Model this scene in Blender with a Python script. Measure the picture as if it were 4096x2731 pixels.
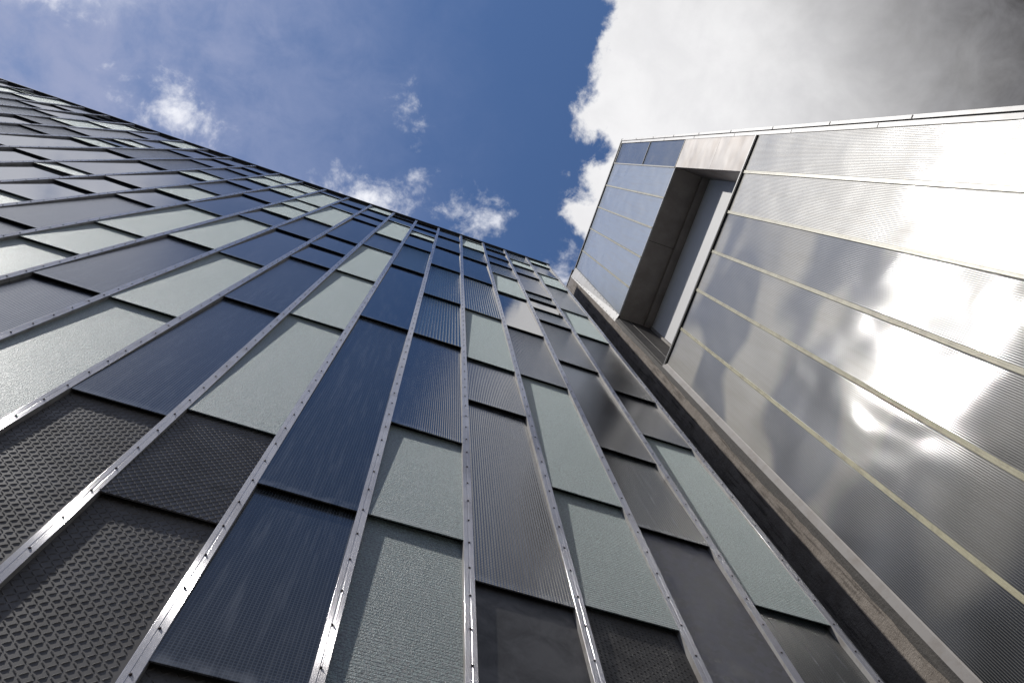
import bpy, math, random
from mathutils import Vector, Matrix
for o in list(bpy.data.objects): bpy.data.objects.remove(o)
S = bpy.context.scene
C = S.collection
EYE = 1.6
# ------------------------------------------------------------------ camera
cam_d = bpy.data.cameras.new('camera'); cam = bpy.data.objects.new('camera', cam_d); C.objects.link(cam)
cam_d.sensor_width = 36; cam_d.lens = 36 * 3028.7 / 4096
cam_d.clip_start = 0.05; cam_d.clip_end = 5000
cam.matrix_world = Matrix(((0.94280137, -0.30207857, -0.14097561, 0), (-0.32641062, -0.92241726, -0.20640375, 0),
                           (-0.06768818, 0.24061367, -0.9682579, EYE), (0, 0, 0, 1)))
S.camera = cam
S.render.resolution_x, S.render.resolution_y = 1024, 682
S.render.engine = 'CYCLES'
S.cycles.caustics_reflective = False; S.cycles.caustics_refractive = False
# ------------------------------------------------------------------ light
SUN_EL, SUN_AZ = math.radians(53.8), math.radians(180 + 15.5)      # azimuth from +X, counter-clockwise
sdir = Vector((math.cos(SUN_EL) * math.cos(SUN_AZ), math.cos(SUN_EL) * math.sin(SUN_AZ), math.sin(SUN_EL)))
sun_d = bpy.data.lights.new('sun', 'SUN'); sun = bpy.data.objects.new('sun', sun_d); C.objects.link(sun)
sun_d.energy = 2.5; sun_d.angle = math.radians(0.9); sun_d.color = (1, 0.965, 0.91)
sun.location = (-20, -6, 40); sun.rotation_euler = (-sdir).to_track_quat('-Z', 'Y').to_euler()
S.view_settings.view_transform = 'Standard'; S.view_settings.look = 'None'
S.view_settings.exposure = 0.14; S.view_settings.gamma = 1


class N:
    """tiny helper around a node tree"""
    def __init__(s, tree): s.t = tree
    def node(s, typ, **kw):
        n = s.t.nodes.new(typ)
        for k, v in kw.items(): setattr(n, k, v)
        return n
    def put(s, sock, v):
        if isinstance(v, bpy.types.NodeSocket): s.t.links.new(v, sock)
        elif v is not None: sock.default_value = v
    def m(s, op, a, b=None, c=None, clamp=False):
        n = s.node('ShaderNodeMath', operation=op, use_clamp=clamp)
        for i, v in enumerate((a, b, c)):
            if v is not None: s.put(n.inputs[i], v)
        return n.outputs[0]
    def sm(s, v, a, b, lo=0.0, hi=1.0):
        n = s.node('ShaderNodeMapRange', interpolation_type='SMOOTHSTEP')
        for i, x in enumerate((v, a, b, lo, hi)): s.put(n.inputs[i], x)
        return n.outputs[0]
    def mix(s, f, a, b):
        n = s.node('ShaderNodeMix', data_type='RGBA')
        s.put(n.inputs[0], f); s.put(n.inputs[6], a); s.put(n.inputs[7], b)
        return n.outputs[2]
    def noise(s, vec, scale, detail=4, rough=.5, dist=0.0, out=0):
        n = s.node('ShaderNodeTexNoise')
        s.put(n.inputs['Vector'], vec)
        n.inputs['Scale'].default_value = scale; n.inputs['Detail'].default_value = detail
        n.inputs['Roughness'].default_value = rough; n.inputs['Distortion'].default_value = dist
        return n.outputs[out]
    def xyz(s, x, y, z=0.0):
        n = s.node('ShaderNodeCombineXYZ')
        for i, v in enumerate((x, y, z)): s.put(n.inputs[i], v)
        return n.outputs[0]
    def sep(s, v):
        n = s.node('ShaderNodeSeparateXYZ'); s.put(n.inputs[0], v); return n.outputs
def rgb(r, g, b): return (r, g, b, 1)


# ------------------------------------------------------------------ sky: Nishita air and a cloud layer seen from below
W = bpy.data.worlds.new('World'); S.world = W; W.use_nodes = True
W.node_tree.nodes.clear(); w = N(W.node_tree)
sky = w.node('ShaderNodeTexSky', sky_type='NISHITA', sun_disc=False)
sky.sun_elevation = SUN_EL; sky.sun_rotation = math.pi / 2 - SUN_AZ
sky.air_density = 1.0; sky.dust_density = 0.2; sky.ozone_density = 4.0
gen = w.node('ShaderNodeTexCoord').outputs['Generated']
gx, gy, gz = w.sep(gen)
zz = w.m('MAXIMUM', gz, 0.06)
qx = w.m('DIVIDE', gx, zz); qy = w.m('DIVIDE', gy, zz)
q = w.xyz(qx, qy, 0.37)
def fbm(scale, detail=10, rough=.55, off=0.0, dist=0.0):
    return w.m('SUBTRACT', w.noise(w.xyz(qx, qy, off), scale, detail, rough, dist), 0.5)
n_big = fbm(5.5, 12, .6, 1.3, .25); n_mid = fbm(17, 10, .62, 4.1, .35); n_fin = fbm(60, 8, .6, 7.7, .2)
def ell(cx, cy, a, b, rot=0.0):
    """signed distance-like value, positive inside the ellipse"""
    c, s_ = math.cos(rot), math.sin(rot)
    dx = w.m('SUBTRACT', qx, cx); dy = w.m('SUBTRACT', qy, cy)
    u = w.m('DIVIDE', w.m('ADD', w.m('MULTIPLY', dx, c), w.m('MULTIPLY', dy, s_)), a)
    v = w.m('DIVIDE', w.m('SUBTRACT', w.m('MULTIPLY', dy, c), w.m('MULTIPLY', dx, s_)), b)
    r = w.m('SQRT', w.m('ADD', w.m('MULTIPLY', u, u), w.m('MULTIPLY', v, v)))
    return w.m('MULTIPLY', w.m('SUBTRACT', 1.0, r), min(a, b))
def add(*a):
    r = a[0]
    for x in a[1:]: r = w.m('ADD', r, x)
    return r
def mul(a, b): return w.m('MULTIPLY', a, b)
def mx(*a):
    r = a[0]
    for x in a[1:]: r = w.m('MAXIMUM', r, x)
    return r
# thick cloud
big = mx(ell(.64, -.24, .52, .56), ell(.165, -.125, .050, .085), ell(.188, -.045, .038, .050), ell(.19, .02, .045, .03, .5))
dens = w.sm(add(big, mul(n_big, .11), mul(n_mid, .085), mul(n_fin, .022)), -.002, .020)
# small ragged puffs
puf = mx(ell(-.345, .064, .055, .036, .25), ell(-.096, .086, .046, .032, -.3), ell(.049, .075, .044, .029, -.3),
         ell(-.067, -.038, .012, .007, .9), ell(-.049, .047, .009, .016, .2), ell(-.50, -.02, .03, .02, 0), ell(.19, .12, .03, .05, 0))
dpuf = w.sm(add(puf, mul(n_mid, .15), mul(n_fin, .07), mul(n_big, .05)), -.006, .060, 0, .95)
# thin veil towards -X
veil = mul(w.sm(add(qx, mul(qy, -.3), mul(n_big, .5)), .08, -.42), w.sm(add(n_big, mul(n_mid, .6)), -.20, .20, .25, .98))
# bright broken cloud round the sun (overhead-left, mirrored by the translucent wall)
glow = mx(ell(-.74, -.25, .46, .25, .1))
dglow = w.sm(add(glow, mul(n_big, .22), mul(n_mid, .05)), -.02, .08, 0, .95)
SKY_STRENGTH = 0.10
skyc = w.node('ShaderNodeVectorMath', operation='MULTIPLY'); w.put(skyc.inputs[0], sky.outputs[0]); skyc.inputs[1].default_value = (SKY_STRENGTH * .76, SKY_STRENGTH * .86, SKY_STRENGTH * .98)
col = w.mix(veil, skyc.outputs[0], rgb(.30, .345, .52))
south = mul(w.sm(add(qy, mul(n_big, .5)), -.42, -.78), w.sm(add(n_big, mul(n_mid, .3)), -.22, .16, .35, 1.0))
col = w.mix(south, col, rgb(.215, .225, .262))
shade = w.sm(add(mul(qx, .8), mul(qy, -.75), mul(n_big, .35)), .27, .88)
cbig = w.mix(shade, rgb(.84, .835, .845), rgb(.060, .058, .061))
cbig = w.mix(w.sm(add(n_mid, n_big), -.25, .25, 0, .22), cbig, rgb(.50, .50, .53))
col = w.mix(dpuf, col, rgb(.86, .87, .92))
col = w.mix(dglow, col, rgb(.80, .82, .90))
col = w.mix(dens, col, cbig)
bg = w.node('ShaderNodeBackground'); w.put(bg.inputs[0], col); bg.inputs[1].default_value = 1.0
wo = w.node('ShaderNodeOutputWorld'); w.t.links.new(bg.outputs[0], wo.inputs[0])

# ------------------------------------------------------------------ materials
MATS = {}
def mat(name):
    m = bpy.data.materials.new(name); m.use_nodes = True
    n = N(m.node_tree); b = m.node_tree.nodes['Principled BSDF']
    MATS[name] = m
    return m, n, b
def setb(n, b, **kw):
    names = dict(base='Base Color', rough='Roughness', metal='Metallic', ior='IOR', spec='Specular IOR Level', coat='Coat Weight',
                 coatr='Coat Roughness', aniso='Anisotropic', anrot='Anisotropic Rotation', tan='Tangent', normal='Normal')
    for k, v in kw.items(): n.put(b.inputs[names[k]], v)
def obj_xyz(n):
    tc = n.node('ShaderNodeTexCoord'); return tc.outputs['Object'], n.sep(tc.outputs['Object'])
def rnd(n): return n.node('ShaderNodeObjectInfo').outputs['Random']
def bump(n, h, dist, strength=1.0, normal=None):
    b = n.node('ShaderNodeBump'); b.inputs['Strength'].default_value = strength; b.inputs['Distance'].default_value = dist
    n.put(b.inputs['Height'], h)
    if normal is not None: n.put(b.inputs['Normal'], normal)
    return b.outputs[0]
def sinw(n, v, period, ph=0.0): return n.m('SINE', n.m('MULTIPLY_ADD', v, 2 * math.pi / period, ph))
def shifted(n, vec, r, k=37.0):
    a = n.node('ShaderNodeVectorMath', operation='ADD'); n.put(a.inputs[0], vec)
    n.put(a.inputs[1], n.xyz(n.m('MULTIPLY', r, k), n.m('MULTIPLY', r, k * .7), n.m('MULTIPLY', r, k * 1.3)))
    return a.outputs[0]

def dirt(n, vec, r, base, dark, amt=.35):
    """dust film and rain streaks running down a pane"""
    st = n.node('ShaderNodeMapping'); n.put(st.inputs[0], shifted(n, vec, r)); st.inputs['Scale'].default_value = (14, 14, .9)
    f = n.sm(n.noise(st.outputs[0], 2.2, 5, .6), .45, .75, 0, amt)
    return n.mix(f, base, dark)

def glass(name, base, rough, kind, bscale=1.0, ior=1.6, dust=(.30, .31, .33)):
    m, n, b = mat(name); v, (x, y, z) = obj_xyz(n); r = rnd(n)
    wav = n.noise(shifted(n, v, r), 1.6, 2, .5)
    nb = bump(n, wav, .0014 * bscale, 1.0)
    c = n.mix(r, rgb(*base), rgb(base[0] * .62, base[1] * .64, base[2] * .70))
    if kind == 'frost':
        f = n.noise(v, 130, 3, .75); vo = n.node('ShaderNodeTexVoronoi'); n.put(vo.inputs['Vector'], v); vo.inputs['Scale'].default_value = 170
        ln = n.m('POWER', n.m('ABSOLUTE', sinw(n, z, .044)), 10)
        h = n.m('ADD', n.m('ADD', f, n.m('MULTIPLY', vo.outputs['Distance'], .7)), n.m('MULTIPLY', ln, -.5))
        nb = bump(n, h, .0080, 1.0, nb)
        g2 = n.noise(v, 85, 2, .8)
        c = n.mix(n.sm(f, .46, .60), n.mix(.55, c, rgb(.01, .015, .015)), rgb(*[min(1, k * 4.6) for k in base]))  # facet glints painted into the colour as pale grain, here and below
        c = n.mix(n.sm(g2, .50, .62, 0, .8), c, rgb(*[min(1, k * 5.2) for k in base]))
        c = n.mix(n.m('MULTIPLY', ln, .3), c, rgb(*[k * .5 for k in base]))
    elif kind == 'grid':
        h = n.m('MAXIMUM', n.m('POWER', n.m('ABSOLUTE', sinw(n, x, .032)), 14), n.m('POWER', n.m('ABSOLUTE', sinw(n, z, .032)), 14))
        pil = n.m('MULTIPLY', n.m('ABSOLUTE', sinw(n, x, .032, 1.57)), n.m('ABSOLUTE', sinw(n, z, .032, 1.57)))
        nb = bump(n, n.m('ADD', h, n.m('MULTIPLY', pil, .9)), .0004 * bscale, 1.0, nb)
        c = n.mix(n.m('MULTIPLY', h, .6), c, rgb(.17, .19, .21))  # wire lines paler, the sun they catch painted into the colour
    elif kind == 'rib':
        h = n.m('ADD', sinw(n, x, .036), n.m('MULTIPLY', sinw(n, z, .012), .12))
        nb = bump(n, h, .0012 * bscale, 1.0, nb)
        c = n.mix(n.sm(h, -.2, 1.0, 0, .75), c, rgb(.11, .21, .25))
    elif kind == 'finerib':
        h = n.m('ADD', sinw(n, x, .017), n.m('MULTIPLY', sinw(n, z, .017), .35))
        nb = bump(n, h, .0003 * bscale, 1.0, nb)
    elif kind == 'prism':
        u = n.m('ADD', x, z); u2 = n.m('SUBTRACT', x, z)
        h = n.m('MULTIPLY', sinw(n, u, .040), sinw(n, u2, .040))
        nb = bump(n, h, .0009 * bscale, 1.0, nb)
    elif kind == 'smooth':
        nb = bump(n, n.noise(v, 90, 2, .5), .00004, 1.0, nb)
    c = dirt(n, v, r, c, rgb(*dust), .24)
    c = n.mix(n.m('MULTIPLY', n.sm(z, .004, .09, .55, 0), n.sm(n.noise(shifted(n, v, r), 12, 4, .6), .3, .65)), c, rgb(*dust))
    rg = n.m('ADD', rough, n.m('MULTIPLY', n.noise(shifted(n, v, r), 3.0, 5, .65), .10))
    setb(n, b, base=c, rough=rg, ior=ior, normal=nb)
    if kind == 'frost':
        b.inputs['Sheen Weight'].default_value = 1.0; b.inputs['Coat Weight'].default_value = .7; b.inputs['Coat Roughness'].default_value = .42; b.inputs['Coat IOR'].default_value = 1.7; b.inputs['Subsurface Weight'].default_value = .3; b.inputs['Subsurface Radius'].default_value = (.05, .055, .055); b.inputs['Subsurface Scale'].default_value = 1.0; b.inputs['Sheen Roughness'].default_value = .35; b.inputs['Sheen Tint'].default_value = (.84, .97, .95, 1)
    return m
G = {
    'F': glass('frosted_glass', (.052, .072, .069), .42, 'frost', 1.0, 1.9),
    'H': glass('sparkling_glass', (.22, .235, .25), .35, 'frost', 1.0, 1.9),
    'D': glass('square_wired_glass', (.014, .017, .024), .07, 'grid', 1.0, 1.9),
    'K': glass('dark_blue_glass', (.010, .020, .042), .04, 'smooth', .8, 3.4),
    'G': glass('grey_fine_ribbed_glass', (.036, .036, .038), .10, 'finerib', 1.0, 2.8),
    'S': glass('pale_smooth_glass', (.045, .048, .055), .0, 'smooth', .8, 6.0),
    'R': glass('reeded_glass', (.012, .028, .045), .06, 'rib', 1.0, 3.2),
    'N': glass('prismatic_glass', (.022, .026, .030), .08, 'prism', 1.0, 3.3),
    'W': glass('dark_woven_glass', (.030, .035, .035), .14, 'prism', .4, 1.8),
}
def metal(name, base, rough, metalness=.85, spangle=0, mott=.4, aniso=0.0, bmp=.0003):
    m, n, b = mat(name); v, (x, y, z) = obj_xyz(n); r = rnd(n); vs = shifted(n, v, r)
    f = n.noise(vs, 5.5, 8, .65, .6)
    c = n.mix(n.sm(f, .35, .7, 0, mott), rgb(*base), rgb(*[k * .45 for k in base]))
    rg = n.sm(f, .3, .7, rough, min(1, rough + .18))
    if spangle:
        vo = n.node('ShaderNodeTexVoronoi'); n.put(vo.inputs['Vector'], n.node_warp(vs) if hasattr(n, 'node_warp') else vs); vo.inputs['Scale'].default_value = 22
        g = n.sep(vo.outputs['Color'])[0]
        c = n.mix(n.m('MULTIPLY', g, spangle), c, rgb(*[min(1, k * 2.2) for k in base])); rg = n.m('MULTIPLY_ADD', g, .22, rough)
    h = n.noise(v, 240, 2, .6)
    setb(n, b, base=c, rough=rg, metal=metalness, normal=bump(n, h, bmp, 1.0))
    return m
G['P'] = metal('checker_plate', (.125, .114, .108), .48, .0)
G['X'] = metal('diamond_ridged_plate', (.19, .185, .195), .46, .0)
G['Q'] = metal('studded_plate', (.065, .060, .057), .48, .0)
G['M'] = metal('slate_grey_sheet', (.105, .102, .105), .40, .2, mott=.75)
G['Z'] = metal('galvanised_sheet', (.085, .085, .098), .34, .5, spangle=.9)

m, n, b = mat('brushed_aluminium'); v, (x, y, z) = obj_xyz(n); r = rnd(n)
st = n.node('ShaderNodeMapping'); n.put(st.inputs[0], shifted(n, v, r)); st.inputs['Scale'].default_value = (60, 60, 1.2)
f = n.noise(st.outputs[0], 5, 6, .6)
bl = n.noise(shifted(n, v, r), 4, 4, .6)
c = n.mix(n.sm(bl, .42, .7, 0, .45), rgb(.66, .64, .665), rgb(.36, .32, .30))
c = n.mix(n.sm(f, .35, .65, 0, .3), c, rgb(.54, .53, .53))
tg = n.xyz(1.0, 0.0, 0.0)
setb(n, b, base=c, rough=n.m('MULTIPLY_ADD', f, .01, .12), metal=.4, aniso=.95, tan=tg, normal=bump(n, sinw(n, x, .0036), .0004, 1.0))
AL = m
m, n, b = mat('aluminium_bar_side'); v, _ = obj_xyz(n)
setb(n, b, base=n.mix(n.sm(n.noise(v, 9, 5, .6), .4, .7, 0, .6), rgb(.36, .35, .34), rgb(.20, .17, .15)), rough=.6, metal=.2)
ALS = m
m, n, b = mat('grey_aluminium_trim'); v, _ = obj_xyz(n)
setb(n, b, base=n.mix(n.sm(n.noise(v, 3, 6, .6), .4, .7, 0, .5), rgb(.235, .235, .24), rgb(.15, .138, .13)), rough=.45, metal=.2)
TRIM = m
m, n, b = mat('dark_gasket'); v, _ = obj_xyz(n)
setb(n, b, base=n.mix(n.noise(v, 8, 4), rgb(.010, .009, .009), rgb(.024, .022, .021)), rough=.75)
BLACK = m
m, n, b = mat('dark_roof_edge'); v, _ = obj_xyz(n)
setb(n, b, base=n.mix(n.noise(v, 3, 5), rgb(.03, .03, .031), rgb(.07, .07, .07)), rough=.5, metal=.3)
EDGE = m
m, n, b = mat('rusty_screw'); v, _ = obj_xyz(n)
setb(n, b, base=n.mix(n.noise(v, 90, 3), rgb(.035, .025, .025), rgb(.08, .055, .05)), rough=.5, metal=.5)
SCREW = m

def polycarbonate(name, base, tint_dark, painted_gloom=False, rough=.24):
    m, n, b = mat(name); v, (x, y, z) = obj_xyz(n); r = rnd(n); vs = shifted(n, v, r, 3.0)
    mp = n.node('ShaderNodeMapping'); n.put(mp.inputs[0], vs); mp.inputs['Scale'].default_value = (1, 1.5, .8)
    wav = n.noise(mp.outputs[0], 1.5, 1, .4, .2)
    nb = bump(n, wav, .015, 1.0)
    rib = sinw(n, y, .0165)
    nb = bump(n, rib, .0006, 1.0, nb)
    st = n.node('ShaderNodeMapping'); n.put(st.inputs[0], vs); st.inputs['Scale'].default_value = (1, 9, .5)
    f = n.noise(st.outputs[0], 2, 6, .6)
    c = n.mix(n.sm(f, .4, .72, 0, .5), rgb(*base), rgb(*tint_dark))
    if painted_gloom:                       # gloom and shapes of an unseen interior painted into the colour, darker towards the foot
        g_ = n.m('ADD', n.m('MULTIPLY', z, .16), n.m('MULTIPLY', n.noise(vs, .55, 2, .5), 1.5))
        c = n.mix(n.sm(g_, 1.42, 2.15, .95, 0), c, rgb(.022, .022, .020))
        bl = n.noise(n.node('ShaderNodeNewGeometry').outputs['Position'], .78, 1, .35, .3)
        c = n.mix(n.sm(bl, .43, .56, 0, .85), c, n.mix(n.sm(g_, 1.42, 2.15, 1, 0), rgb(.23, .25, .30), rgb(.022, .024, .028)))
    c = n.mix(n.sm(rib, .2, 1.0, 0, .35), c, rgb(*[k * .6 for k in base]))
    ov = n.m('MULTIPLY_ADD', n.noise(vs, 6, 5, .6), .06, rough)
    setb(n, b, base=c, rough=ov, ior=1.32, spec=.1 if painted_gloom else .5, coat=.8 if painted_gloom else 1.0, coatr=.085, aniso=.3, tan=n.xyz(0.0, 1.0, 0.0), normal=nb)
    n.put(b.inputs['Coat Normal'], nb)
    return m
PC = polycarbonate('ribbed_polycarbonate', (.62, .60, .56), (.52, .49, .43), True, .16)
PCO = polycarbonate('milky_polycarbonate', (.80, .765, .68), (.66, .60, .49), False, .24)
PCT = polycarbonate('upper_polycarbonate', (.60, .66, .72), (.58, .57, .52), False, .22)
PCW = polycarbonate('bluish_polycarbonate', (.17, .20, .235), (.24, .24, .23), False, .15)
m, n, b = mat('cream_joint_strip'); v, _ = obj_xyz(n)
setb(n, b, base=n.mix(n.sm(n.noise(v, 7, 7, .65), .4, .7, 0, .7), rgb(.56, .52, .36), rgb(.32, .28, .19)), rough=.35)
CREAM = m
m, n, b = mat('weathered_tin_panel'); v, _ = obj_xyz(n); r = rnd(n); vs = shifted(n, v, r)
f = n.noise(vs, 2.2, 6, .6)
setb(n, b, base=n.mix(n.sm(f, .35, .7), rgb(.24, .215, .205), rgb(.19, .15, .125)), rough=.5, metal=.15, normal=bump(n, n.noise(vs, 1.4, 2), .03))
TIN = m
m, n, b = mat('weathered_concrete'); v, (x, y, z) = obj_xyz(n)
f = n.noise(v, 3.5, 9, .68); st = n.node('ShaderNodeMapping'); n.put(st.inputs[0], v); st.inputs['Scale'].default_value = (1, 16, 1.2)
f2 = n.noise(st.outputs[0], 1.4, 7, .65); ed = n.noise(v, 9, 5, .7)
c = n.mix(n.sm(f, .3, .7), rgb(.235, .20, .17), rgb(.365, .32, .28))
c = n.mix(n.sm(f2, .50, .66, 0, .75), c, rgb(.065, .053, .044))
c = n.mix(n.sm(n.m('ADD', n.m('SUBTRACT', 2.10, y), n.m('MULTIPLY', ed, -.12)), -.03, .03, 0, .0), c, rgb(.03, .025, .02))
setb(n, b, base=c, rough=.9, normal=bump(n, n.m('ADD', f, n.noise(v, 40, 6, .7)), .012))
CONC = m
m, n, b = mat('bitumen_strip'); v, (x, y, z) = obj_xyz(n); st = n.node('ShaderNodeMapping'); n.put(st.inputs[0], v); st.inputs['Scale'].default_value = (1, 12, .6)
f = n.noise(st.outputs[0], 4, 7, .65)
setb(n, b, base=n.mix(n.sm(f, .3, .7), rgb(.050, .045, .042), rgb(.095, .085, .075)), rough=.75, normal=bump(n, n.noise(v, 30, 6, .7), .01))
BITU = m
m, n, b = mat('pale_render'); v, _ = obj_xyz(n)
setb(n, b, base=n.mix(n.sm(n.noise(v, 1.6, 6, .6), .35, .7, 0, .5), rgb(.78, .775, .78), rgb(.68, .67, .67)), rough=.6)
PALE = m
m, n, b = mat('brown_soffit'); v, _ = obj_xyz(n)
setb(n, b, base=n.mix(n.sm(n.noise(v, 2.6, 8, .65), .35, .7), rgb(.36, .32, .29), rgb(.26, .23, .205)), rough=.6, normal=bump(n, n.noise(v, 60, 5, .6), .002))
SOFF = m
m, n, b = mat('white_painted_flashing'); v, _ = obj_xyz(n)
setb(n, b, base=n.mix(n.sm(n.noise(v, 6, 8, .68), .4, .72, 0, .75), rgb(.27, .25, .235), rgb(.19, .16, .135)), rough=.6, metal=.1)
FLASH = m
m, n, b = mat('asphalt_yard'); v, _ = obj_xyz(n)
setb(n, b, base=n.mix(n.noise(v, 3, 8, .7), rgb(.045, .045, .046), rgb(.075, .073, .07)), rough=.9, normal=bump(n, n.noise(v, 60, 4), .01))
ASPH = m
m, n, b = mat('brown_brick_wall'); v, _ = obj_xyz(n)
br = n.node('ShaderNodeTexBrick'); mp = n.node('ShaderNodeMapping'); mp.inputs['Rotation'].default_value = (math.pi / 2, 0, math.pi / 2); n.put(mp.inputs[0], v); n.put(br.inputs['Vector'], mp.outputs[0])
br.inputs['Color1'].default_value = rgb(.16, .075, .045); br.inputs['Color2'].default_value = rgb(.11, .055, .036); br.inputs['Mortar'].default_value = rgb(.20, .18, .16)
br.inputs['Scale'].default_value = 4; setb(n, b, base=br.outputs[0], rough=.85)
BRICK = m
m, n, b = mat('window_glass_dark'); v, _ = obj_xyz(n)
setb(n, b, base=n.mix(n.noise(v, .5, 2), rgb(.01, .012, .014), rgb(.03, .032, .035)), rough=.05)
WGL = m

# ------------------------------------------------------------------ mesh helpers
def empty(name, label, cat, loc, group=None):
    o = bpy.data.objects.new(name, None); C.objects.link(o); o.location = loc; o.empty_display_size = .5
    o['label'] = label; o['category'] = cat
    if group: o['group'] = group
    return o
class MB:
    def __init__(s): s.v = []; s.f = []
    def add(s, vs, fs):
        k = len(s.v); s.v += [tuple(a) for a in vs]; s.f += [tuple(i + k for i in f) for f in fs]
    def box(s, x0, x1, y0, y1, z0, z1):
        s.add([(x0, y0, z0), (x1, y0, z0), (x1, y1, z0), (x0, y1, z0), (x0, y0, z1), (x1, y0, z1), (x1, y1, z1), (x0, y1, z1)],
              [(0, 3, 2, 1), (4, 5, 6, 7), (0, 1, 5, 4), (1, 2, 6, 5), (2, 3, 7, 6), (3, 0, 4, 7)])
    def extrude(s, prof, axis, a, b):
        """closed profile of 2D points swept from a to b along an axis"""
        def P(p, t):
            return (p[0], p[1], t) if axis == 'z' else (t, p[0], p[1]) if axis == 'x' else (p[0], t, p[1])
        n_ = len(prof)
        s.add([P(p, a) for p in prof] + [P(p, b) for p in prof],
              [tuple(range(n_))[::-1], tuple(range(n_, 2 * n_))] + [(i, (i + 1) % n_, (i + 1) % n_ + n_, i + n_) for i in range(n_)])
    def build(s, name, m_, parent=None, loc=(0, 0, 0), label=None, kind=None, smooth=False):
        me = bpy.data.meshes.new(name); me.from_pydata(s.v, [], s.f); me.validate(); me.update()
        me.materials.append(m_)
        if smooth:
            for p_ in me.polygons: p_.use_smooth = True
        o = bpy.data.objects.new(name, me); C.objects.link(o); o.location = loc
        if parent: o.parent = parent
        if label: o['label'] = label
        if kind: o['kind'] = kind
        return o

# ------------------------------------------------------------------ ground
g = MB(); g.add([(-600, -600, 0), (600, -600, 0), (600, 600, 0), (-600, 600, 0)], [(0, 1, 2, 3)])
g.build('ground', ASPH, kind='structure')

# ------------------------------------------------------------------ glass panel building (facade faces -Y)
U = 1.95                                   # distance of the mullion faces from the lens
X0, PITCH = 1.58866 * U, 0.308118 * U
MX = lambda i: X0 - i * PITCH
TOP = 19.84 + EYE
STRIPS = {
    0: ('W F G N F R F S F', [4.008, 6.913, 8.347, 11.217, 13.187, 15.806, 17.386, 19.093]),
    1: ('Z W G N R S R G D F R', [4.666, 6.129, 9.007, 11.375, 12.341, 13.214, 13.93, 16.204, 17.443, 18.394]),
    2: ('Q F F N S F R D S R', [3.465, 4.912, 7.739, 10.119, 12.827, 14.931, 16.445, 17.63, 18.93]),
    3: ('M G G F R K R F K', [3.417, 6.319, 7.756, 10.365, 13.284, 15.886, 17.783, 19.331]),
    4: ('F F G R R K S S', [3.793, 5.235, 8.071, 10.503, 13.405, 16.082, 18.211]),
    5: ('P D D K R K F K K K', [2.341, 3.79, 8.097, 12.016, 14.794, 16.622, 17.394, 18.46, 19.559]),
    6: ('P X F F F G F S K', [3.308, 4.459, 7.306, 10.142, 13.052, 15.028, 17.882, 19.146]),
    7: ('P D D K K K K K F', [4.285, 7.172, 10.056, 11.44, 12.862, 16.12, 17.357, 18.797]),
    8: ('F F K D F K S', [6.139, 8.976, 11.817, 13.965, 16.781, 18.217]),
    9: ('G D F K F F F K', [6.148, 9.004, 11.887, 13.271, 14.753, 16.054, 18.838]),
    10: ('F F F K K F H K', [7.064, 8.519, 11.331, 14.271, 16.301, 17.755, 19.268]),
    11: ('G D K F D K F F', [7.496, 10.406, 11.786, 13.24, 15.301, 16.73, 18.112]),
    12: ('F S S K F G S K', [8.602, 10.041, 11.457, 14.388, 15.474, 17.249, 18.544]),
    13: ('S H K N S S', [10.725, 11.315, 14.126, 16.754, 18.254]),
    14: ('S S N S S', [11.352, 14.218, 17.141, 18.826]),
    15: ('S F K H K F', [14.202, 15.127, 15.827, 16.637, 18.241]),
    16: ('N N G S', [13.698, 15.182, 17.954]),
    17: ('S N F H K', [14.645, 15.845, 17.398, 19.181]),
    18: ('R S S K', [16.417, 18.504, 19.21]),
    19: ('R S S', [16.915, 18.285]),
    20: ('R F', [17.843]),
    21: ('F F S', [18.721, 19.064]),
    22: ('S', []),
    23: ('S', []),
}
bldg = empty('glass_panel_building', 'building clad in blue, frosted and ribbed glass panels between riveted aluminium bars', 'building', (-6, 5, 0))
BO = Vector((-6, 5, 0))
rng = random.Random(4)

def lozenge(mb, tf, u, v, ang, L, Wd, H):
    c, s_ = math.cos(ang), math.sin(ang)
    pts = [(-1, 0, 0), (-.45, .85, 0), (.45, .85, 0), (1, 0, 0), (.45, -.85, 0), (-.45, -.85, 0), (-.5, 0, 1), (.5, 0, 1)]
    vs = [tf(u + a * L * c - b_ * Wd * s_, v + a * L * s_ + b_ * Wd * c, h * H) for a, b_, h in pts]
    mb.add(vs, [(0, 1, 6), (1, 2, 7, 6), (2, 3, 7), (3, 4, 7), (4, 5, 6, 7), (5, 0, 6)][::1])

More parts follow.
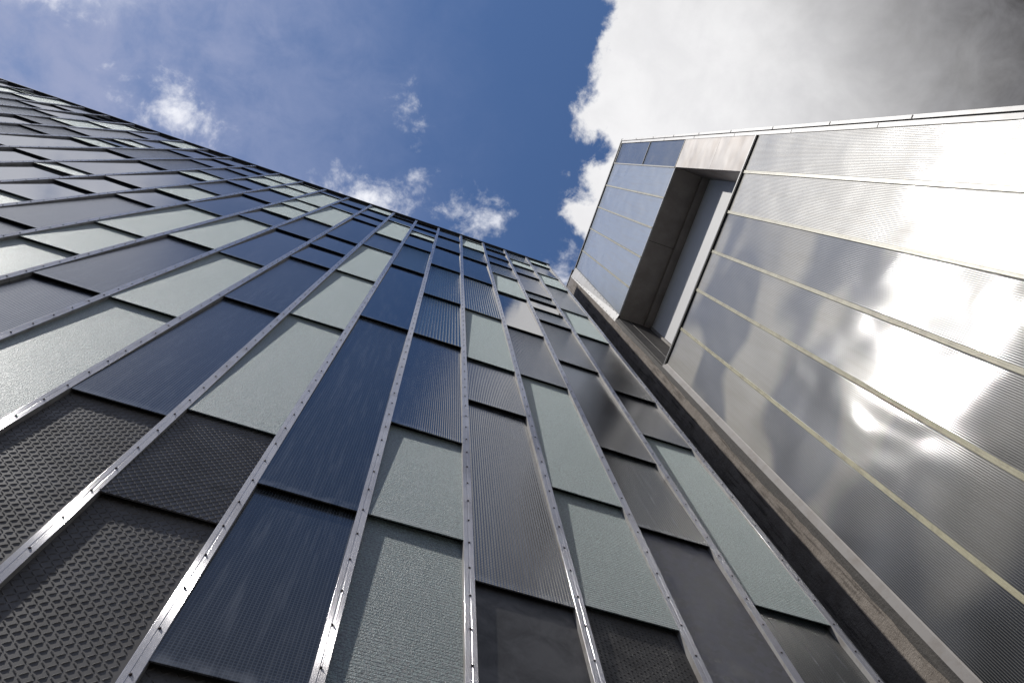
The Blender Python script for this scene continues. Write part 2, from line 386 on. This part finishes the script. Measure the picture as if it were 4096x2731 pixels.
TYPE = dict(F=('frosted_glass_panel', None), H=('frosted_glass_panel', 'sparkling near-white frosted panel'), D=('wired_glass_panel', None),
            K=('smooth_glass_panel', None), G=('grey_glass_panel', None), S=('smooth_glass_panel', 'pale smooth glass panel mirroring the veiled sky'),
            R=('reeded_glass_panel', None), N=('prismatic_glass_panel', None), W=('prismatic_glass_panel', 'very dark finely woven glass panel'),
            P=('checker_plate_panel', None), X=('diamond_plate_panel', None), Q=('studded_plate_panel', None), M=('slate_sheet_panel', None), Z=('galvanised_sheet_panel', None))
def panel(i, zb, zt, ty):
    wd = PITCH - .030; x_l = MX(i + 1) + .015; ht = zt - zb + .03
    T = .008; yb, yt = 1.955, 1.986
    yb += rng.uniform(-.002, .002)
    mb = MB(); s_ = (yt - yb) / ht
    rl = rng.uniform(-.0022, .0022)
    tf = lambda u, v, h: (u, yb + s_ * v + rl * (u / wd - .5) * 2 - h, v)
    e = .0015
    mb.add([tf(0, 0, 0), tf(wd, 0, 0), tf(wd, ht, 0), tf(0, ht, 0), tf(0, 0, -T), tf(wd, 0, -T), tf(wd, ht, -T), tf(0, ht, -T)],
           [(0, 1, 2, 3), (7, 6, 5, 4), (0, 4, 5, 1), (1, 5, 6, 2), (2, 6, 7, 3), (3, 7, 4, 0)])
    if ty == 'P':
        c = .029; nu, nv = int(wd / c), int(min(ht, 3.2) / c)
        for a in range(1, nu):
            for b_ in range(1, nv):
                lozenge(mb, tf, a * c, ht - b_ * c if ht > 3.2 else b_ * c, math.radians(45 if (a + b_) % 2 else -45), .0165, .0048, .0032)
    if ty == 'Q':
        c = .024; nu, nv = int(wd / c), int(ht / c)
        for a in range(1, nu):
            for b_ in range(1, nv):
                if (a + b_) % 2: lozenge(mb, tf, a * c, ht - b_ * c, 0, .0075, .0070, .0035)
                else: lozenge(mb, tf, a * c, ht - b_ * c, math.radians(-55), .0110, .0028, .0018)
    if ty == 'X':
        c = .042
        for sg in (1, -1):
            k = -int(ht / c) - 2
            while k * c < wd + ht:
                # line u = k*c + sg*v*0.8 clipped to the pane
                pts = []
                for v in (0, ht): pts.append((k * c + (0 if sg > 0 else .8 * ht) + sg * .8 * v, v))
                (u0, v0), (u1, v1) = pts; t0, t1 = 0.0, 1.0; du = u1 - u0
                if abs(du) > 1e-9:
                    ta, tb = sorted(((.006 - u0) / du, (wd - .006 - u0) / du)); t0, t1 = max(t0, ta), min(t1, tb)
                if t1 - t0 > .002:
                    a0 = (u0 + du * t0, ht * t0); a1 = (u0 + du * t1, ht * t1)
                    d = Vector((a1[0] - a0[0], a1[1] - a0[1])).normalized(); nx, ny = -d.y * .0042, d.x * .0042
                    H = .0048 if sg > 0 else .0044
                    vs = [tf(a0[0] + nx, a0[1] + ny, 0), tf(a0[0] - nx, a0[1] - ny, 0), tf(a0[0], a0[1], H),
                          tf(a1[0] + nx, a1[1] + ny, 0), tf(a1[0] - nx, a1[1] - ny, 0), tf(a1[0], a1[1], H)]
                    mb.add(vs, [(0, 2, 5, 3), (2, 1, 4, 5), (0, 1, 2), (3, 5, 4)])
                k += 1
    nm, lb = TYPE[ty]
    mb.build(nm, G[ty], bldg, Vector((x_l, 0, zb)) - BO, lb)

for i, (types, zs) in STRIPS.items():
    types = types.split()
    zs = [z + EYE for z in zs]
    # continue each strip to the plinth with more sheets below the picture
    low = zs[0] if zs else TOP
    ext = []; z_ = low; first = True
    while z_ > 1.2:
        st_ = (2.9 if first else rng.choice((1.43, 2.87)))
        if first and types[0] in 'PMQZW': st_ = 2.9
        nz = max(.35, z_ - st_); first = False
        if nz < 1.0: nz = .35
        ext.append(nz); z_ = nz
        if nz <= .35: break
    ext = ext[::-1]
    low_types = [rng.choice('PDGFKM') for _ in ext[:-1]] + [types[0]]
    alls = ext + zs + [TOP]
    tys = low_types + list(types[1:])
    for k, t_ in enumerate(tys): panel(i, alls[k], alls[k + 1], t_)

# riveted bars, each of three lengths butted with a hairline joint
BW = .0285
prof = [(-BW, .058), (BW, .058), (BW, .001), (BW - .0015, .0), (.005, .0), (.003, .0007), (-.003, .0007), (-.005, .0), (-BW + .0015, .0), (-BW, .001)]
J = (-1.82 + EYE, 5.84 + EYE, 13.50 + EYE)
bars = []
for i in range(0, 26):
    mb = MB(); zb = .3; dz_ = rng.uniform(-.04, .04)
    for j in J + (TOP + .03,):
        jj = j + (dz_ if j < TOP else 0)
        if jj > zb + .1:
            off = rng.uniform(-.0012, .0012)
            mb.extrude([(a + off, b_) for a, b_ in prof][::-1], 'z', zb, jj - .003); zb = jj + .003
    bars.append(mb.build('aluminium_bar', AL, bldg, Vector((MX(i), U, 0)) - BO))
    bars[-1].data.materials.append(ALS)
    for p_ in bars[-1].data.polygons:
        if abs(p_.normal.x) > .9: p_.material_index = 1
    mb2 = MB(); mb2.box(-BW - .012, BW + .012, .0585, .079, .3, TOP + .02); mb2.build('gasket', BLACK, bars[-1])

# screws down every bar
RM = cam.matrix_world.to_3x3().transposed()
def pix(p):
    c = RM @ (Vector(p) - Vector((0, 0, EYE)))
    if c.z > -.01: return None
    return (512 + 757.2 * c.x / -c.z, 341 - 757.2 * c.y / -c.z)
def dome(mb, x, y, z, r=.0064, h=.005, ax='y'):
    n_ = 8; vs = []
    for rr, hh in ((r, 0), (r * .92, h * .6), (r * .5, h)):
        for k in range(n_):
            a = 2 * math.pi * k / n_; p_ = (rr * math.cos(a), rr * math.sin(a))
            vs.append((x + p_[0], y - hh, z + p_[1]) if ax == 'y' else (x - hh, y + p_[0], z + p_[1]))
    fs = [tuple(range(2 * n_, 3 * n_))]
    for L in (0, 1):
        for k in range(n_): fs.append((L * n_ + k, L * n_ + (k + 1) % n_, (L + 1) * n_ + (k + 1) % n_, (L + 1) * n_ + k))
    mb.add(vs, fs)
cand = []
for i in range(26):
    z = .45 + rng.uniform(0, .05)
    while z < TOP - .05:
        cand.append((i, MX(i) + rng.uniform(-.0025, .0025), z + rng.uniform(-.006, .006))); z += .2585
def vis(cn):
    p_ = pix((cn[1], U, cn[2])); return p_ is not None and -2 < p_[0] < 1026 and -2 < p_[1] < 684
near = sorted([c_ for c_ in cand if vis(c_)], key=lambda c_: c_[1] ** 2 + (c_[2] - EYE) ** 2)[:100]
ns = set(near)
d0 = MB(); dome(d0, 0, 0, 0); scr = None
for (i, x, z) in near:
    loc = Vector((x - MX(i), .0003, z))
    if scr is None: scr = d0.build('screw', SCREW, bars[i], loc, smooth=False)
    else:
        o = scr.copy(); C.objects.link(o); o.parent = bars[i]; o.location = loc
rest = MB()
for cn in cand:
    if cn not in ns: dome(rest, cn[1] + 6, U + .0003 - 5, cn[2])
rest.build('screws', SCREW, bldg, (0, 0, 0), kind='stuff')

xl, xr = MX(25) - .1, MX(0) + .046
b = MB(); b.box(xl, xr, 2.03, 12, .0, TOP); b.build('backing_wall', BLACK, bldg, -BO)
b = MB(); b.box(xl, xr, 1.975, 2.029, 0, .3); b.build('plinth', CONC, bldg, -BO)
b = MB(); b.extrude([(1.934, TOP + .045), (1.934, TOP + .092), (1.95, TOP + .10), (2.5, TOP + .12), (2.5, TOP + .045)][::-1], 'x', xl - .02, xr + .02); b.build('roof_coping', EDGE, bldg, -BO)
b = MB(); b.box(xl, xr, 2.0, 2.5, TOP + .001, TOP + .044); b.build('roof_upstand', BLACK, bldg, -BO)
b = MB(); b.box(xr, xr + .004, 1.9965, 12, .0, TOP); b.build('side_wall', EDGE, bldg, -BO)
b = MB(); b.box(MX(0) + .030, xr + .003, 1.957, 1.9960, .3, TOP + .02); b.build('corner_trim', TRIM, bldg, -BO)

# ------------------------------------------------------------------ polycarbonate clad building (facade faces -X)
X = 3.9
PB = empty('polycarbonate_building', 'building clad in cream ribbed translucent strips with a deep slot window near its roof', 'building', (9, 2, 0))
PO = Vector((9, 2, 0))
def part(mb, name, m_, **kw): return mb.build(name, m_, PB, -PO, **kw)
rs = random.Random(21)
SY = [X * s_ for s_ in (.48618, .33970, .18110, .02894, -.12405, -.27631, -.4130)]
H2, H1, HT = 10.77 + EYE, 14.31 + EYE, 20.05 + EYE
def sheet(y0, y1, z0, z1, m_, name, label=None, x=X):
    """one strip; its own origin keeps ribs and waviness individual"""
    mb = MB(); nz = max(2, int((z1 - z0) / .5))
    mb.box(0, .02, 0, y1 - y0, 0, z1 - z0)
    o = mb.build(name, m_, PB, Vector((x, y0, z0)) - PO, label)
    if name == 'translucent_strip': o.rotation_euler = (0, rs.uniform(-.0004, .0004), rs.uniform(-.006, .006)); o.location.x += .002
    return o
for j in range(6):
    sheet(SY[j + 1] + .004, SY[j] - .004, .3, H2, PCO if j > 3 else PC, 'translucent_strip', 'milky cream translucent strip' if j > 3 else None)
for j in range(5):
    sheet(SY[j + 1] + .004, SY[j] - .004, H1, HT, PCT, 'translucent_strip')
def cap(y, z0, z1, wd=.021):
    mb = MB()
    mb.extrude([(X - .001, y - wd), (X - .010, y - wd), (X - .012, y - wd + .003), (X - .012, y - .006), (X - .0095, y - .004), (X - .0095, y + .004), (X - .012, y + .006),
                (X - .012, y + wd - .003), (X - .010, y + wd), (X - .001, y + wd)][::-1], 'z', z0, z1)
    part(mb, 'joint_strip', CREAM)
for j in range(1, 6): cap(SY[j], .3, H2 - .004)
for j in range(1, 5): cap(SY[j], H1 + .004, HT, .017)
# corner strip above the slot: two tin sheets then two windows
yA, yB = SY[6] + .004, SY[5] - .004
for z0, z1 in ((H2 + .012, 12.33 + EYE - .003), (12.33 + EYE + .003, H1 - .004)): sheet(yA, yB, z0, z1, TIN, 'tin_panel', x=X - .004)
for z0, z1 in ((H1 + .03, 16.97 + EYE - .015), (16.97 + EYE + .015, HT - .06)): sheet(yA + .01, yB - .012, z0, z1, PCW, 'window_pane', x=X + .003)
mb = MB(); mb.box(X - .010, X + .002, yA, yB + .004, H1 + .002, H1 + .028); mb.box(X - .010, X + .002, yA, yB, 16.97 + EYE - .013, 16.97 + EYE + .013)
mb.box(X - .012, X + .002, yB - .008, yB + .018, H1 + .030, HT - .005); mb.box(X - .010, X + .002, yA, yB - .010, HT - .055, HT - .005)
part(mb, 'window_frame', EDGE)
mb = MB(); mb.box(X - .006, X + .002, SY[5] + .002, 1.905, H1 - .022, H1 - .001); part(mb, 'slot_head_trim', TRIM)
# dark sill along the foot of the slot
mb = MB(); mb.box(X - .024, X + .01, yA, SY[0] + .06, H2 + .002, H2 + .055); part(mb, 'sill', BLACK)
mb = MB(); mb.box(X - .030, X - .0245, yA, SY[0] + .06, H2 + .030, H2 + .062); part(mb, 'sill_lip', TRIM)
# right hand edge trims
mb = MB(); mb.box(X - .010, X + .02, -1.660, SY[6], .3, HT); part(mb, 'edge_trim', TRIM)
mb = MB(); mb.box(X - .002, X + .02, -1.673, -1.6605, .3, HT); part(mb, 'shadow_gap', BLACK)
mb = MB(); mb.box(X - .020, X + .10, -1.712, -1.6735, .3, HT + .04); part(mb, 'edge_trim', TRIM)
mb = MB(); mb.box(X - .022, X + .30, -1.725, 1.90, HT + .042, HT + .11); part(mb, 'roof_coping', EDGE)
mb = MB(); mb.box(X - .026, X - .0225, -1.725, 1.90, HT + .075, HT + .113); part(mb, 'coping_lip', TRIM)
# body, left open behind the slot
D = .69
mb = MB(); mb.box(X + .021, 14, -1.66, 1.945, 0, H2 + .0015); part(mb, 'lower_body', TRIM)
mb = MB(); mb.box(X + .024, 14, -1.66, 1.945, H1 - .0005, HT + .04); part(mb, 'upper_body', SOFF)
mb = MB(); mb.box(X + D, 14, -1.66, 1.945, H2 + .002, H1 - .002); part(mb, 'slot_back_wall', PALE)
mb = MB(); mb.box(X + .017, X + D - .001, -1.66, SY[5] - .0005, H2 + .002, H1 - .002); part(mb, 'slot_right_cheek', TIN)
mb = MB(); mb.box(X + D - .15, X + D - .002, SY[5], 1.944, H1 - .075, H1 - .0025); part(mb, 'slot_beam', SOFF)
mb = MB(); mb.box(X + D - .04, X + D - .002, 1.90, 1.9445, H2 + .005, H1 - .076); part(mb, 'slot_corner_trim', FLASH)
mb = MB(); mb.box(X - .005, X + D + .2, 1.946, 2.03, 0, HT); part(mb, 'slot_left_cheek', BITU)
mb = MB(); mb.box(X + .24, X + .252, 1.9405, 1.9455, H2 + .005, H1 - .004); part(mb, 'jamb_joint', FLASH)
mb = MB(); mb.box(X + .01, X + D - .16, .35, .358, H1 - .0035, H1 - .0008); part(mb, 'soffit_joint', BLACK)
for k in range(12):
    mb = MB(); mb.box(X - .026, X - .0205, -1.7085, -1.6765, 2.2 + k * 1.62, 2.214 + k * 1.62); part(mb, 'trim_clip', EDGE)
for k in range(9):
    mb = MB(); mb.box(X - .0135, X - .0102, -1.655, -1.612, 3.1 + k * 2.05, 3.106 + k * 2.05); part(mb, 'trim_joint', BLACK)
# bare concrete wall between the two buildings
mb = MB(); mb.box(3.86, 14, 2.031, 9, 0, 20.18 + EYE); part(mb, 'concrete_wall', CONC)
mb = MB(); mb.box(3.845, 4.3, 1.905, 9, 20.182 + EYE, 20.26 + EYE); part(mb, 'wall_coping', EDGE)
# bitumen strip with a torn edge over the concrete
r2 = random.Random(9); mb = MB(); z = .0; prev = None; yj = 2.03
while z < H1 - .05:
    yj = min(2.060, max(2.022, yj + r2.uniform(-.006, .006)))
    cur = [(3.852, 1.957, z), (3.849, yj, z), (3.862, yj + .002, z)]
    if prev:
        k = len(mb.v); mb.v += prev + cur; mb.f += [(k, k + 3, k + 4, k + 1), (k + 1, k + 4, k + 5, k + 2)]
    prev = cur; z += r2.uniform(.02, .07)
part(mb, 'bitumen_strip', BITU)
mb = MB(); mb.extrude([(X - .008, SY[0] - .01), (X - .013, SY[0] + .002), (3.850, 1.956), (3.895, 1.960)], 'z', .3, H2 + .03); part(mb, 'white_flashing', FLASH)
# screwed flashing beside the upper strips, widening upwards
z0, z1 = H1 - .06, HT + .04
mb = MB(); vs = [(X - .012, 1.882, z0), (3.852, 2.030, z0), (3.852, 2.085, z1), (X - .012, 1.815, z1)]
mb.add(vs + [(a + .004, b_, c_) for a, b_, c_ in vs], [(0, 3, 2, 1), (4, 5, 6, 7), (0, 1, 5, 4), (1, 2, 6, 5), (2, 3, 7, 6), (3, 0, 4, 7)])
fl = part(mb, 'screwed_flashing', TRIM)
for row in (.12, .86):
    for k in range(16):
        t = (k + .5) / 16
        a = [vs[0][m_] + (vs[3][m_] - vs[0][m_]) * t for m_ in range(3)]; c_ = [vs[1][m_] + (vs[2][m_] - vs[1][m_]) * t for m_ in range(3)]
        p_ = [a[m_] + (c_[m_] - a[m_]) * row for m_ in range(3)]
        if row == .12 and k == 0:
            mb = MB(); dome(mb, 0, 0, 0, .013, .006, 'x'); s0 = mb.build('screw', SCREW, fl, p_)
        else:
            o = s0.copy(); C.objects.link(o); o.parent = fl; o.location = p_
